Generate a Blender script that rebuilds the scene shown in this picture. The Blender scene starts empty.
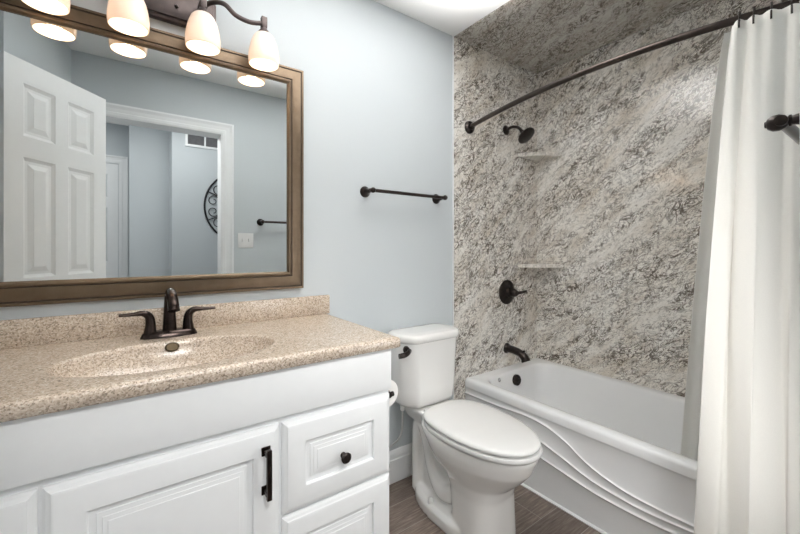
import bpy, bmesh, math, random
from mathutils import Vector, Matrix
random.seed(7)
PI = math.pi
scene = bpy.context.scene
COL = scene.collection

# ------------------------------------------------------------------ camera, world, lights, exposure
YAW = math.radians(35.92)
cam_d = bpy.data.cameras.new('camera')
cam = bpy.data.objects.new('camera', cam_d); COL.objects.link(cam)
cam.location = (0, -1.604, 1.206)
cam.rotation_euler = (PI / 2, 0, -YAW)
cam_d.sensor_width = 36.0
cam_d.lens = 36.0 * 378.2 / 800
cam_d.shift_y = -19.0 / 800
cam_d.clip_start = 0.02
scene.camera = cam

world = bpy.data.worlds.new('world'); scene.world = world
world.use_nodes = True
bg = world.node_tree.nodes['Background']
bg.inputs[0].default_value = (0.95, 0.97, 1.0, 1); bg.inputs[1].default_value = 0.35

def area(name, loc, size, power, color=(1, 1, 1), rot=(0, 0, 0), size_y=None):
    l = bpy.data.lights.new(name, 'AREA'); l.energy = power; l.color = color
    l.shape = 'RECTANGLE' if size_y else 'DISK'
    l.size = size
    if size_y: l.size_y = size_y
    o = bpy.data.objects.new(name, l); COL.objects.link(o)
    o.location = loc; o.rotation_euler = rot
    return o
up = area('ceiling_bounce_fill', (0.80, -0.68, 1.95), 1.1, 24, (1.0, 0.985, 0.965), (PI, 0, 0), size_y=0.6)  # added fill: unseen area light facing up, bounces off the ceiling
up.data.spread = math.radians(85)
wall_fill = area('door_wall_fill', (1.22, -1.47, 1.00), 0.22, 5.0, (1.0, 0.985, 0.965), size_y=1.3)  # unseen strip light added beside the door wall to even the exposure
wall_fill.rotation_euler = Vector((-0.14, 0.97, -0.12)).to_track_quat('-Z', 'Y').to_euler()
door_fill = area('doorway_fill', (0.25, -2.20, 2.42), 0.5, 7.5, (1.0, 0.985, 0.965), size_y=0.4)  # added fill aimed through the doorway from the hall, hidden above the header
door_fill.rotation_euler = Vector((0.15, 0.75, -0.65)).to_track_quat('-Z', 'Y').to_euler()
door_fill.data.spread = math.radians(80)
area('hall_ceiling_fill', (0.30, -2.0, 2.42), 0.9, 9, (1.0, 0.98, 0.96), size_y=0.3)  # added fill, no fixture: brightens the hall in the mirror

area('hall_end_fill', (-0.60, -2.60, 2.42), 0.4, 5, (1.0, 0.98, 0.96))  # another added fill, brightens the nook with the hall door

scene.view_settings.view_transform = 'Standard'
scene.view_settings.look = 'None'
scene.view_settings.gamma = 1.0
scene.view_settings.use_curve_mapping = False
scene.view_settings.exposure = 0.26
try:
    scene.cycles.max_bounces = 12; scene.cycles.diffuse_bounces = 8; scene.cycles.glossy_bounces = 6
    scene.cycles.transmission_bounces = 8; scene.cycles.transparent_max_bounces = 8
    scene.cycles.caustics_reflective = False; scene.cycles.caustics_refractive = False
    scene.cycles.sample_clamp_indirect = 6.0
    scene.cycles.use_denoising = True
except Exception:
    pass

# ------------------------------------------------------------------ materials
def nodes_of(name):
    m = bpy.data.materials.new(name); m.use_nodes = True
    nt = m.node_tree
    return m, nt, nt.nodes['Principled BSDF']

def new(nt, kind, **kw):
    n = nt.nodes.new(kind)
    for k, v in kw.items():
        setattr(n, k, v)
    return n

def ramp(nt, src, stops, interp='LINEAR'):
    r = new(nt, 'ShaderNodeValToRGB')
    r.color_ramp.interpolation = interp
    els = r.color_ramp.elements
    while len(els) < len(stops): els.new(0.5)
    for e, (p, c) in zip(els, stops):
        e.position = p
        e.color = c if len(c) == 4 else (*c, 1)
    nt.links.new(src, r.inputs[0])
    return r.outputs[0]

def mixc(nt, fac, a, b):
    n = new(nt, 'ShaderNodeMix', data_type='RGBA')
    for sock, v in ((n.inputs[0], fac), (n.inputs[6], a), (n.inputs[7], b)):
        if isinstance(v, (int, float)): sock.default_value = v
        elif isinstance(v, tuple): sock.default_value = (*v, 1)
        else: nt.links.new(v, sock)
    return n.outputs[2]

def math_n(nt, op, a, b=None, c=None):
    n = new(nt, 'ShaderNodeMath', operation=op)
    for i, v in enumerate((a, b, c)):
        if v is None: continue
        if isinstance(v, (int, float)): n.inputs[i].default_value = v
        else: nt.links.new(v, n.inputs[i])
    return n.outputs[0]

def noise(nt, vec, scale, detail=2, rough=0.5, dist=0.0):
    n = new(nt, 'ShaderNodeTexNoise')
    n.inputs['Scale'].default_value = scale; n.inputs['Detail'].default_value = detail
    n.inputs['Roughness'].default_value = rough; n.inputs['Distortion'].default_value = dist
    if vec is not None: nt.links.new(vec, n.inputs['Vector'])
    return n.outputs['Fac']

def coords(nt):
    return new(nt, 'ShaderNodeTexCoord').outputs['Object']

def bump(nt, p, height, strength, dist=0.002):
    b = new(nt, 'ShaderNodeBump')
    b.inputs['Strength'].default_value = strength; b.inputs['Distance'].default_value = dist
    nt.links.new(height, b.inputs['Height']); nt.links.new(b.outputs[0], p.inputs['Normal'])

def simple(name, col, rough=0.4, metal=0.0, vary=0.04, scale=40, bmp=0.0, coat=0.0, spec=None):
    m, nt, p = nodes_of(name)
    c = coords(nt)
    f = noise(nt, c, scale, 3)
    lo = tuple(max(0, x * (1 - vary)) for x in col); hi = tuple(min(1, x * (1 + vary)) for x in col)
    nt.links.new(ramp(nt, f, [(0.3, lo), (0.7, hi)]), p.inputs['Base Color'])
    p.inputs['Roughness'].default_value = rough; p.inputs['Metallic'].default_value = metal
    if coat: p.inputs['Coat Weight'].default_value = coat; p.inputs['Coat Roughness'].default_value = 0.06
    if spec is not None: p.inputs['Specular IOR Level'].default_value = spec
    if bmp: bump(nt, p, f, bmp)
    return m

M = {}
M['wall'] = simple('blue_grey_paint', (0.525, 0.563, 0.584), 0.75, vary=0.012, scale=180, bmp=0.05)
M['ceiling'] = simple('white_ceiling_paint', (0.86, 0.86, 0.855), 0.85, vary=0.012, scale=150, bmp=0.05)
M['white_paint'] = simple('white_gloss_paint', (0.785, 0.80, 0.805), 0.35, vary=0.008, scale=30)
M['cabinet'] = simple('white_cabinet_paint', (0.81, 0.825, 0.835), 0.38, vary=0.008, scale=30)
M['porcelain'] = simple('white_porcelain', (0.80, 0.795, 0.78), 0.12, vary=0.006, scale=12, coat=0.4)
M['acrylic'] = simple('white_tub_acrylic', (0.87, 0.88, 0.89), 0.16, vary=0.006, scale=12, coat=0.3)
M['plastic'] = simple('white_plastic', (0.80, 0.80, 0.79), 0.25, vary=0.006, scale=20)
M['bronze'] = simple('oil_rubbed_bronze', (0.03, 0.024, 0.022), 0.28, 0.75, vary=0.35, scale=60)
M['bronze_rod'] = simple('brown_bronze_rod', (0.05, 0.039, 0.034), 0.3, 0.8, vary=0.15, scale=40)
M['faucet'] = simple('dark_faucet_bronze', (0.032, 0.023, 0.020), 0.22, 0.85, vary=0.5, scale=28)
M['steel'] = simple('chrome', (0.65, 0.65, 0.66), 0.18, 1.0, vary=0.05)
M['brass'] = simple('antique_brass', (0.07, 0.052, 0.03), 0.42, 0.85, vary=0.15)
M['plate'] = simple('fixture_bronze', (0.075, 0.058, 0.055), 0.42, 0.6, vary=0.12, scale=30)
M['black_iron'] = simple('black_iron', (0.02, 0.02, 0.022), 0.5, 0.4, vary=0.2)
M['paper'] = simple('toilet_paper', (0.83, 0.82, 0.80), 0.9, vary=0.02, scale=200, bmp=0.15)
M['cardboard'] = simple('cardboard_core', (0.40, 0.31, 0.22), 0.9, vary=0.08)
M['hose'] = simple('braided_hose', (0.55, 0.55, 0.55), 0.4, 0.7, vary=0.25, scale=400)
M['vent_dark'] = simple('vent_shadow_grey', (0.22, 0.22, 0.23), 0.6, vary=0.1)

# mirror frame: brushed bronze
m, nt, p = nodes_of('brushed_bronze_frame'); M['frame'] = m
c = coords(nt)
f = noise(nt, c, 25, 4, 0.6)
nt.links.new(ramp(nt, f, [(0.3, (0.125, 0.088, 0.056)), (0.7, (0.155, 0.112, 0.074))]), p.inputs['Base Color'])
p.inputs['Metallic'].default_value = 0.65; p.inputs['Roughness'].default_value = 0.42
M['frame_dark'] = simple('frame_groove_bronze', (0.06, 0.042, 0.03), 0.5, 0.4, vary=0.1)

m, nt, p = nodes_of('mirror_glass'); M['mirror'] = m
f = noise(nt, coords(nt), 2, 1)
nt.links.new(ramp(nt, f, [(0.3, (0.76, 0.785, 0.785)), (0.7, (0.77, 0.795, 0.795))]), p.inputs['Base Color'])
p.inputs['Metallic'].default_value = 1.0; p.inputs['Roughness'].default_value = 0.0

# speckled cultured-granite vanity top
m, nt, p = nodes_of('speckled_beige_stone'); M['stone'] = m
c = coords(nt)
v = new(nt, 'ShaderNodeTexVoronoi'); v.inputs['Scale'].default_value = 300; nt.links.new(c, v.inputs['Vector'])
sep = new(nt, 'ShaderNodeSeparateColor'); nt.links.new(v.outputs['Color'], sep.inputs[0])
fleck = ramp(nt, sep.outputs[0], [(0.0, (0.11, 0.08, 0.058)), (0.13, (0.27, 0.205, 0.155)), (0.27, (0.47, 0.385, 0.305)),
                                  (0.58, (0.545, 0.455, 0.37)), (0.82, (0.70, 0.63, 0.54))], 'CONSTANT')
n1 = noise(nt, c, 160, 3, 0.7)
fleck2 = ramp(nt, n1, [(0.34, (0.19, 0.14, 0.105)), (0.44, (0.49, 0.405, 0.325)), (0.62, (0.545, 0.455, 0.37)), (0.72, (0.72, 0.66, 0.57))])
nt.links.new(mixc(nt, 0.45, fleck, fleck2), p.inputs['Base Color'])
p.inputs['Roughness'].default_value = 0.22

# shower panels: granite-look with diagonal drift and dark squiggles
def granite(name, udir, vdir, theta, light=1.0, rough=0.085):
    m, nt, p = nodes_of(name)
    c = coords(nt)
    ct, st = math.cos(theta), math.sin(theta)
    U, V = Vector(udir), Vector(vdir)
    a = U * ct + V * st; b = V * ct - U * st
    def dot(vec):
        n = new(nt, 'ShaderNodeVectorMath', operation='DOT_PRODUCT')
        nt.links.new(c, n.inputs[0]); n.inputs[1].default_value = vec
        return n.outputs['Value']
    s, t = dot(a), dot(b)
    def vec(k):
        n = new(nt, 'ShaderNodeCombineXYZ')
        nt.links.new(math_n(nt, 'MULTIPLY', s, k), n.inputs[0]); nt.links.new(t, n.inputs[1])
        return n.outputs[0]
    big = noise(nt, vec(0.4), 5.0, 5, 0.65, 0.8)
    base = ramp(nt, big, [(0.32, (0.65, 0.59, 0.51)), (0.43, (0.78, 0.74, 0.68)), (0.54, (0.85, 0.825, 0.78)), (0.68, (0.89, 0.875, 0.845))])
    tan = noise(nt, vec(0.35), 16.0, 5, 0.65, 0.8)
    tfac = ramp(nt, tan, [(0.50, (0, 0, 0)), (0.62, (1, 1, 1))])
    base = mixc(nt, math_n(nt, 'MULTIPLY', tfac, 0.4), base, (0.47, 0.39, 0.31))
    pale = noise(nt, vec(0.13), 22.0, 4, 0.6, 0.5)
    pfac = ramp(nt, pale, [(0.54, (0, 0, 0)), (0.64, (1, 1, 1))])
    # dark squiggles: ridges of noises, gated by drifting patches
    gate = noise(nt, vec(0.33), 7.5, 5, 0.65, 0.6)
    gfac = ramp(nt, gate, [(0.37, (0.12, 0.12, 0.12)), (0.54, (1, 1, 1))])
    for sc, w, k, amt, dst in ((13.0, 0.014, 0.55, 0.95, 1.8), (24.0, 0.025, 0.5, 0.93, 1.4), (46.0, 0.030, 0.55, 0.6, 0.8)):
        r = noise(nt, vec(k), sc, 3, 0.6, dst)
        ridge = math_n(nt, 'ABSOLUTE', math_n(nt, 'SUBTRACT', r, 0.5))
        wob = noise(nt, vec(0.8), sc * 0.9, 2)
        ridge = math_n(nt, 'MULTIPLY', ridge, math_n(nt, 'MULTIPLY_ADD', wob, 3.2, -0.7))
        line = ramp(nt, ridge, [(0.0, (1, 1, 1)), (w * 0.55, (0.95, 0.95, 0.95)), (w, (0, 0, 0))])
        fac = math_n(nt, 'MULTIPLY', math_n(nt, 'MULTIPLY', line, gfac), amt)
        base = mixc(nt, fac, base, (0.085, 0.066, 0.050))
    base = mixc(nt, math_n(nt, 'MULTIPLY', pfac, 0.30), base, (0.78, 0.745, 0.69))
    grain = noise(nt, vec(0.6), 80.0, 3, 0.7)
    gr = ramp(nt, grain, [(0.57, (0, 0, 0)), (0.66, (1, 1, 1))])
    base = mixc(nt, math_n(nt, 'MULTIPLY', gr, 0.7), base, (0.17, 0.14, 0.115))
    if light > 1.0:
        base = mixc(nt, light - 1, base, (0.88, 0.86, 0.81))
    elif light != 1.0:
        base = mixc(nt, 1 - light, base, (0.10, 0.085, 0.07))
    nt.links.new(base, p.inputs['Base Color'])
    p.inputs['Roughness'].default_value = rough
    p.inputs['Specular IOR Level'].default_value = 0.55
    bump(nt, p, grain, 0.06, 0.001)
    return m
M['granite'] = granite('granite_shower_panel', (1, -1, 0), (0, 0, 1), math.radians(38))
M['granite_shelf_lit'] = granite('granite_shelf_stone_lit', (1, -1, 0), (0, 0, 1), math.radians(38), 1.35, 0.28)  # lightened copy: glow of the lamp-facing edge is put into the colour
M['granite_top_shaded'] = granite('granite_ceiling_shaded', (0, -1, 0), (1, 0, 0), math.radians(-28), 0.58)  # darkened copy: shade of the unlit ceiling is painted into the colour

# floor: grey-brown wood-look planks running along X
m, nt, p = nodes_of('wood_look_planks'); M['floor'] = m
c = coords(nt)
br = new(nt, 'ShaderNodeTexBrick'); nt.links.new(c, br.inputs['Vector'])
br.offset = 0.37; br.inputs['Scale'].default_value = 1.0
br.inputs['Brick Width'].default_value = 0.92; br.inputs['Row Height'].default_value = 0.152
br.inputs['Mortar Size'].default_value = 0.0016; br.inputs['Mortar Smooth'].default_value = 0.1
br.inputs['Color1'].default_value = (0.75, 0.75, 0.75, 1); br.inputs['Color2'].default_value = (1.12, 1.12, 1.12, 1)
mp = new(nt, 'ShaderNodeMapping'); mp.inputs['Scale'].default_value = (0.08, 1, 1); nt.links.new(c, mp.inputs['Vector'])
g1 = noise(nt, mp.outputs[0], 130, 5, 0.65, 0.4)
g2 = noise(nt, mp.outputs[0], 30, 4, 0.6, 0.8)
wood = ramp(nt, g1, [(0.32, (0.08, 0.058, 0.045)), (0.5, (0.17, 0.13, 0.106)), (0.68, (0.295, 0.245, 0.21))])
wood = mixc(nt, math_n(nt, 'MULTIPLY', g2, 0.5), wood, (0.165, 0.13, 0.108))
mul = new(nt, 'ShaderNodeMix', data_type='RGBA', blend_type='MULTIPLY'); mul.inputs[0].default_value = 1.0
nt.links.new(wood, mul.inputs[6]); nt.links.new(br.outputs['Color'], mul.inputs[7])
wood = mixc(nt, math_n(nt, 'MULTIPLY', br.outputs['Fac'], 0.8), mul.outputs[2], (0.36, 0.33, 0.30))
nt.links.new(wood, p.inputs['Base Color']); p.inputs['Roughness'].default_value = 0.5
bump(nt, p, g1, 0.15, 0.001)

# fabrics
def cloth(name, col, trans, clear=0.0):
    m, nt, p = nodes_of(name)
    out = nt.nodes['Material Output']
    c = coords(nt)
    f = noise(nt, c, 350, 2)
    colr = ramp(nt, f, [(0.3, tuple(x * 0.97 for x in col)), (0.7, col)])
    nt.links.new(colr, p.inputs['Base Color']); p.inputs['Roughness'].default_value = 0.85
    p.inputs['Specular IOR Level'].default_value = 0.2
    big = noise(nt, c, 9, 3)
    bump(nt, p, big, 0.12, 0.01)
    tr = new(nt, 'ShaderNodeBsdfTranslucent'); nt.links.new(colr, tr.inputs[0])
    mx = new(nt, 'ShaderNodeMixShader'); mx.inputs[0].default_value = trans
    nt.links.new(p.outputs[0], mx.inputs[1]); nt.links.new(tr.outputs[0], mx.inputs[2])
    last = mx.outputs[0]
    if clear:
        tp = new(nt, 'ShaderNodeBsdfTransparent')
        m2 = new(nt, 'ShaderNodeMixShader'); m2.inputs[0].default_value = clear
        nt.links.new(last, m2.inputs[1]); nt.links.new(tp.outputs[0], m2.inputs[2]); last = m2.outputs[0]
    nt.links.new(last, out.inputs[0])
    return m
M['curtain'] = cloth('cream_curtain_fabric', (0.85, 0.835, 0.795), 0.12)
M['liner'] = cloth('grey_vinyl_liner', (0.88, 0.88, 0.86), 0.5, 0.10)

# frosted lamp shades (they are lit) and bulbs
m, nt, p = nodes_of('frosted_shade_glass'); M['shade'] = m
out = nt.nodes['Material Output']
f = noise(nt, coords(nt), 14, 3)
colr = ramp(nt, f, [(0.3, (0.92, 0.85, 0.79)), (0.7, (0.94, 0.89, 0.84))])
nt.links.new(colr, p.inputs['Base Color']); p.inputs['Roughness'].default_value = 0.25
tr = new(nt, 'ShaderNodeBsdfTranslucent'); nt.links.new(colr, tr.inputs[0])
mx = new(nt, 'ShaderNodeMixShader'); mx.inputs[0].default_value = 0.24
nt.links.new(p.outputs[0], mx.inputs[1]); nt.links.new(tr.outputs[0], mx.inputs[2])
em = new(nt, 'ShaderNodeEmission'); em.inputs[0].default_value = (1.0, 0.86, 0.70, 1); em.inputs[1].default_value = 0.0
ad = new(nt, 'ShaderNodeAddShader'); nt.links.new(mx.outputs[0], ad.inputs[0]); nt.links.new(em.outputs[0], ad.inputs[1])
nt.links.new(ad.outputs[0], out.inputs[0])
m, nt, p = nodes_of('lit_bulb'); M['bulb'] = m
f = noise(nt, coords(nt), 10, 1)
nt.links.new(ramp(nt, f, [(0.3, (1, 0.88, 0.72)), (0.7, (1, 0.9, 0.76))]), p.inputs['Emission Color'])
p.inputs['Emission Strength'].default_value = 3.0

# ------------------------------------------------------------------ mesh helpers
OFF = {}

def box(bm, lo, hi, bev=0.0, seg=2):
    lo, hi = Vector(lo), Vector(hi)
    r = bmesh.ops.create_cube(bm, size=1.0)
    vs = r['verts']
    for v in vs:
        v.co = Vector([(lo[i] + hi[i]) / 2 + v.co[i] * (hi[i] - lo[i]) for i in range(3)])
    if bev:
        es = list({e for v in vs for e in v.link_edges})
        bmesh.ops.bevel(bm, geom=es, offset=bev, segments=seg, affect='EDGES', profile=0.5)
    return bm

def B(lo, hi, bev=0.0, seg=2):
    return box(bmesh.new(), lo, hi, bev, seg)

def loft(bm, rings, cap=(True, True), closed=True):
    vr = [[bm.verts.new(p) for p in r] for r in rings]
    n = len(rings[0])
    for a, b in zip(vr, vr[1:]):
        for i in range(n if closed else n - 1):
            j = (i + 1) % n
            bm.faces.new((a[i], a[j], b[j], b[i]))
    if cap[0]: bm.faces.new(list(reversed(vr[0])))
    if cap[1]: bm.faces.new(vr[-1])
    return vr

def axis_frame(d):
    d = Vector(d).normalized()
    up = Vector((0, 0, 1)) if abs(d.z) < 0.9 else Vector((1, 0, 0))
    x = d.cross(up).normalized(); y = x.cross(d).normalized()
    return x, y, d

def lathe(bm, base, d, prof, n=32, cap=(True, True)):
    """prof: (radius, distance along d)"""
    x, y, d = axis_frame(d); base = Vector(base)
    rings = []
    for r, h in prof:
        rings.append([base + d * h + (x * math.cos(2 * PI * i / n) + y * math.sin(2 * PI * i / n)) * max(r, 1e-5) for i in range(n)])
    loft(bm, rings, cap)
    return bm

def spline(pts, n):
    pts = [Vector(p) for p in pts]
    P = [pts[0] * 2 - pts[1]] + pts + [pts[-1] * 2 - pts[-2]]
    out = []
    segs = len(pts) - 1
    for k in range(n + 1):
        t = k / n * segs; i = min(int(t), segs - 1); u = t - i
        a, b, c, d = P[i], P[i + 1], P[i + 2], P[i + 3]
        out.append(0.5 * ((2 * b) + (c - a) * u + (2 * a - 5 * b + 4 * c - d) * u * u + (3 * b - a - 3 * c + d) * u ** 3))
    return out

def lerp_list(vals, n):
    out = []
    for k in range(n + 1):
        t = k / n * (len(vals) - 1); i = min(int(t), len(vals) - 2); u = t - i
        a, b = vals[i], vals[i + 1]
        if isinstance(a, tuple): out.append(tuple(p + (q - p) * u for p, q in zip(a, b)))
        else: out.append(a + (b - a) * u)
    return out

def tube(bm, pts, rad, n=14, up=None, cap=True):
    """rad: one radius, a list, or a list of (side, up) pairs"""
    pts = [Vector(p) for p in pts]
    rad = rad if isinstance(rad, list) else [rad] * len(pts)
    rings = []; ref = None
    for i, p in enumerate(pts):
        d = (pts[min(i + 1, len(pts) - 1)] - pts[max(i - 1, 0)]).normalized()
        if up is not None: ref = Vector(up)
        elif ref is None: ref = Vector((0, 0, 1)) if abs(d.z) < 0.9 else Vector((1, 0, 0))
        x = d.cross(ref)
        if x.length < 1e-4: x = d.orthogonal()
        x.normalize(); y = x.cross(d).normalized()
        if up is None: ref = y
        ra, rb = rad[i] if isinstance(rad[i], tuple) else (rad[i], rad[i])
        rings.append([p + x * math.cos(2 * PI * k / n) * ra + y * math.sin(2 * PI * k / n) * rb for k in range(n)])
    loft(bm, rings, (cap, cap))
    return bm

def finish(name, bm, mat, smooth=40):
    bmesh.ops.recalc_face_normals(bm, faces=bm.faces)
    me = bpy.data.meshes.new(name); bm.to_mesh(me); bm.free()
    if mat: me.materials.append(mat)
    if smooth:
        me.polygons.foreach_set('use_smooth', [True] * len(me.polygons))
        me.set_sharp_from_angle(angle=math.radians(smooth))
    return me

def obj(name, bm, mat, parent=None, smooth=40, origin=None, label=None):
    off = OFF.get(parent.name, Vector((0, 0, 0))) if parent else Vector(origin or (0, 0, 0))
    if off.length: bmesh.ops.translate(bm, verts=bm.verts, vec=-off)
    o = bpy.data.objects.new(name, finish(name, bm, mat, smooth)); COL.objects.link(o)
    if parent: o.parent = parent
    else: o.location = off
    OFF[o.name] = off.copy()
    if label: o['label'] = label
    return o

def thing(name, loc, label, cat, group=None, rot=0.0, local=False):
    o = bpy.data.objects.new(name, None); COL.objects.link(o)
    o.empty_display_size = 0.05
    o.location = loc; o.rotation_euler = (0, 0, rot)
    OFF[o.name] = Vector((0, 0, 0)) if local else Vector(loc)
    return tag(o, label, cat, group)

def tag(o, label, cat, group=None):
    o['label'] = label; o['category'] = cat
    if group: o['group'] = group
    return o

def struct(name, bm, mat, label=None, cat=None, smooth=0, parent=None):
    o = obj(name, bm, mat, parent, smooth)
    if not parent: o['kind'] = 'structure'
    if label: o['label'] = label
    if cat: o['category'] = cat
    return o

def rrect(cx, cy, hx, hy, r, z, n=8):
    pts = []
    for qx, qy, a0 in ((1, 1, 0), (-1, 1, 90), (-1, -1, 180), (1, -1, 270)):
        for k in range(n + 1):
            a = math.radians(a0 + 90 * k / n)
            pts.append((cx + qx * (hx - r) + r * math.cos(a), cy + qy * (hy - r) + r * math.sin(a), z))
    return pts

def raised_panel(bm, x0, x1, z0, z1, y, prof, xf=None):
    """concentric rectangular loops: prof = (inset, height towards -y)"""
    rings = []
    for ins, h in prof:
        a, b, c, d = x0 + ins, x1 - ins, z0 + ins, z1 - ins
        rings.append([Vector((a, y - h, c)), Vector((b, y - h, c)), Vector((b, y - h, d)), Vector((a, y - h, d))])
    if xf: rings = [[xf @ p for p in r] for r in rings]
    loft(bm, rings)
    return bm

# ------------------------------------------------------------------ room shell
CZ = 2.44
XR = 2.36
YC = -1.54
struct('floor', B((-1.3, -3.3, -0.1), (2.5, 0.12, 0)), M['floor'], 'grey brown wood-look plank floor with thin pale joints', 'floor')
struct('ceiling', B((-1.3, -3.3, CZ), (2.5, 0.12, CZ + 0.1)), M['ceiling'], 'flat white ceiling', 'ceiling')
struct('wall_back', B((-0.65, 0, 0), (XR, 0.12, CZ)), M['wall'], 'pale blue grey wall behind the vanity and toilet', 'wall')
struct('wall_right', B((XR, -1.66, 0), (2.48, 0.12, CZ)), M['wall'], 'long wall behind the bathtub', 'wall')
bm = bmesh.new()          # door wall with its opening
DX0, DX1, DZ = -0.13, 0.58, 2.06
for lo, hi in (((-0.65, -1.66, 0), (DX0 - 0.015, YC, CZ)), ((DX1 + 0.015, -1.66, 0), (XR, YC, CZ)), ((DX0 - 0.015, -1.66, DZ + 0.015), (DX1 + 0.015, YC, CZ))):
    box(bm, lo, hi)
struct('wall_front', bm, M['wall'], 'blue grey wall with the doorway, seen in the mirror', 'wall')
# left wall: straight beside the vanity, then angled towards the door wall
bm = bmesh.new()
foot = [(-0.53, 0.0), (-0.53, -0.80), (-0.435, -0.80), (-0.276, YC), (-0.65, YC), (-0.65, 0.0)]
loft(bm, [[(x, y, 0) for x, y in foot], [(x, y, CZ) for x, y in foot]])
struct('wall_left', bm, M['wall'], 'blue grey side wall left of the vanity, angled near the doorway', 'wall')
# hall walls seen through the doorway
bm = bmesh.new()
hf = [(1.5, -2.55), (0.347, -2.55), (0.347, -2.80), (0.023, -2.80), (0.023, -3.15), (-1.3, -3.15), (-1.3, -3.3), (1.5, -3.3)]
loft(bm, [[(x, y, 0) for x, y in hf], [(x, y, CZ) for x, y in hf]])
struct('wall_hall', bm, M['wall'], 'blue grey hall wall seen through the doorway in the mirror', 'wall')
# door casing
def casing(bm, x0, x1, ztop, y, w, face):
    """stepped casing round an opening; face=+1 towards +y"""
    prof = [(0, 0.0), (0, 0.010), (0.012, 0.014), (0.03, 0.014), (0.034, 0.011), (0.058, 0.013), (w - 0.012, 0.018), (w, 0.016), (w, 0.0)]
    path = lambda ins: [(x0 - ins, 0.0), (x0 - ins, ztop + ins), (x1 + ins, ztop + ins), (x1 + ins, 0.0)]
    rings = [[(px, y + face * h, pz) for px, pz in path(i)] for i, h in prof]
    vr = [[bm.verts.new(p) for p in r] for r in rings]
    for a, b in zip(vr, vr[1:]):
        for i in range(3): bm.faces.new((a[i], a[i + 1], b[i + 1], b[i]))
bm = bmesh.new()
casing(bm, DX0, DX1, DZ, YC, 0.088, 1)
casing(bm, DX0, DX1, DZ, -1.66, 0.088, -1)
for lo, hi in (((DX0 - 0.015, -1.66, 0), (DX0, YC, DZ)), ((DX1, -1.66, 0), (DX1 + 0.015, YC, DZ)), ((DX0 - 0.015, -1.66, DZ), (DX1 + 0.015, YC, DZ + 0.015))):
    box(bm, lo, hi)
struct('trim_1', bm, M['white_paint'], 'white stepped casing around the doorway', 'door casing')
# baseboard behind the toilet
def baseboard(name, x0, x1, label):
    prof = [(0, 0), (-0.014, 0), (-0.014, 0.115), (-0.011, 0.12), (-0.011, 0.135), (-0.008, 0.148), (-0.004, 0.158), (0, 0.163)]
    bm = bmesh.new()
    loft(bm, [[(x0, y, z) for y, z in prof], [(x1, y, z) for y, z in prof]])
    return struct(name, bm, M['white_paint'], label, 'baseboard')
baseboard('baseboard_back', 0.724, 1.542, 'tall white baseboard behind the toilet')
# granite panels of the shower
struct('wall_shower_back', B((1.543, -0.007, 0), (XR, 0.0, CZ - 0.007)), M['granite'], 'granite-look panel on the shower head wall', 'shower wall')
struct('wall_shower_right', B((XR - 0.007, YC + 0.007, 0), (XR, -0.007, CZ - 0.007)), M['granite'], 'granite-look panel on the long bathtub wall', 'shower wall')
struct('wall_shower_front', B((1.62, YC, 0), (XR, YC + 0.007, CZ - 0.007)), M['granite'], 'granite-look panel behind the shower curtain', 'shower wall')
struct('ceiling_shower', B((1.55, YC, CZ - 0.007), (XR, 0, CZ)), M['granite_top_shaded'], 'granite-look ceiling panel over the bathtub', 'shower ceiling')
struct('trim_2', B((1.538, -0.009, 0.0), (1.543, 0.0, CZ - 0.001), 0.001), M['white_paint'], 'thin white edge strip of the shower panel', 'trim')

# ------------------------------------------------------------------ doors seen in the mirror
def six_panel(w, h, th, xf):
    """local: x 0..w, face towards -y at y=0, body behind"""
    bm = bmesh.new()
    ys = 0.0
    st, mid = 0.08, 0.066
    cw = (w - 2 * st - mid) / 2
    cols = [(st, st + cw), (st + cw + mid, w - st)]
    rows = [(0.22, 0.84), (1.06, 1.60), (1.695, 1.93)]
    xs = sorted({0, w, *[a for c_ in cols for a in c_]}); zs = sorted({0, h, *[a for r_ in rows for a in r_]})
    for sgn, y in ((1, 0.0), (-1, th)):
        for i in range(len(xs) - 1):
            for j in range(len(zs) - 1):
                x0, x1, z0, z1 = xs[i], xs[i + 1], zs[j], zs[j + 1]
                if (x0, x1) in cols and (z0, z1) in rows:
                    prof = [(0, 0), (0.004, -0.003), (0.014, -0.009), (0.026, -0.009), (0.046, -0.002), (0.048, -0.001)]
                    loops = [[(x0 + i_, y - sgn * d_, z0 + i_), (x1 - i_, y - sgn * d_, z0 + i_), (x1 - i_, y - sgn * d_, z1 - i_), (x0 + i_, y - sgn * d_, z1 - i_)] for i_, d_ in prof]
                    loft(bm, loops, (False, True))
                else:
                    bm.faces.new([bm.verts.new(q) for q in ((x0, y, z0), (x1, y, z0), (x1, y, z1), (x0, y, z1))])
    for q in (((0, 0, 0), (0, th, 0), (0, th, h), (0, 0, h)), ((w, 0, 0), (w, th, 0), (w, th, h), (w, 0, h)),
              ((0, 0, h), (w, 0, h), (w, th, h), (0, th, h)), ((0, 0, 0), (w, 0, 0), (w, th, 0), (0, th, 0))):
        bm.faces.new([bm.verts.new(p_) for p_ in q])
    bmesh.ops.remove_doubles(bm, verts=bm.verts, dist=0.0002)
    bm.transform(xf)
    return bm
A0, A1 = Vector((-0.420, -0.72, 0.012)), Vector((-0.092, -1.135, 0.012))
dvec = A1 - A0; dw = dvec.length
ang = math.atan2(dvec.y, dvec.x)
# local -y must face (0.78, 0.62): rotate so that x runs from the far edge to the near edge
xf = Matrix.Translation(A1) @ Matrix.Rotation(math.atan2(-dvec.y, -dvec.x), 4, 'Z')
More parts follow.
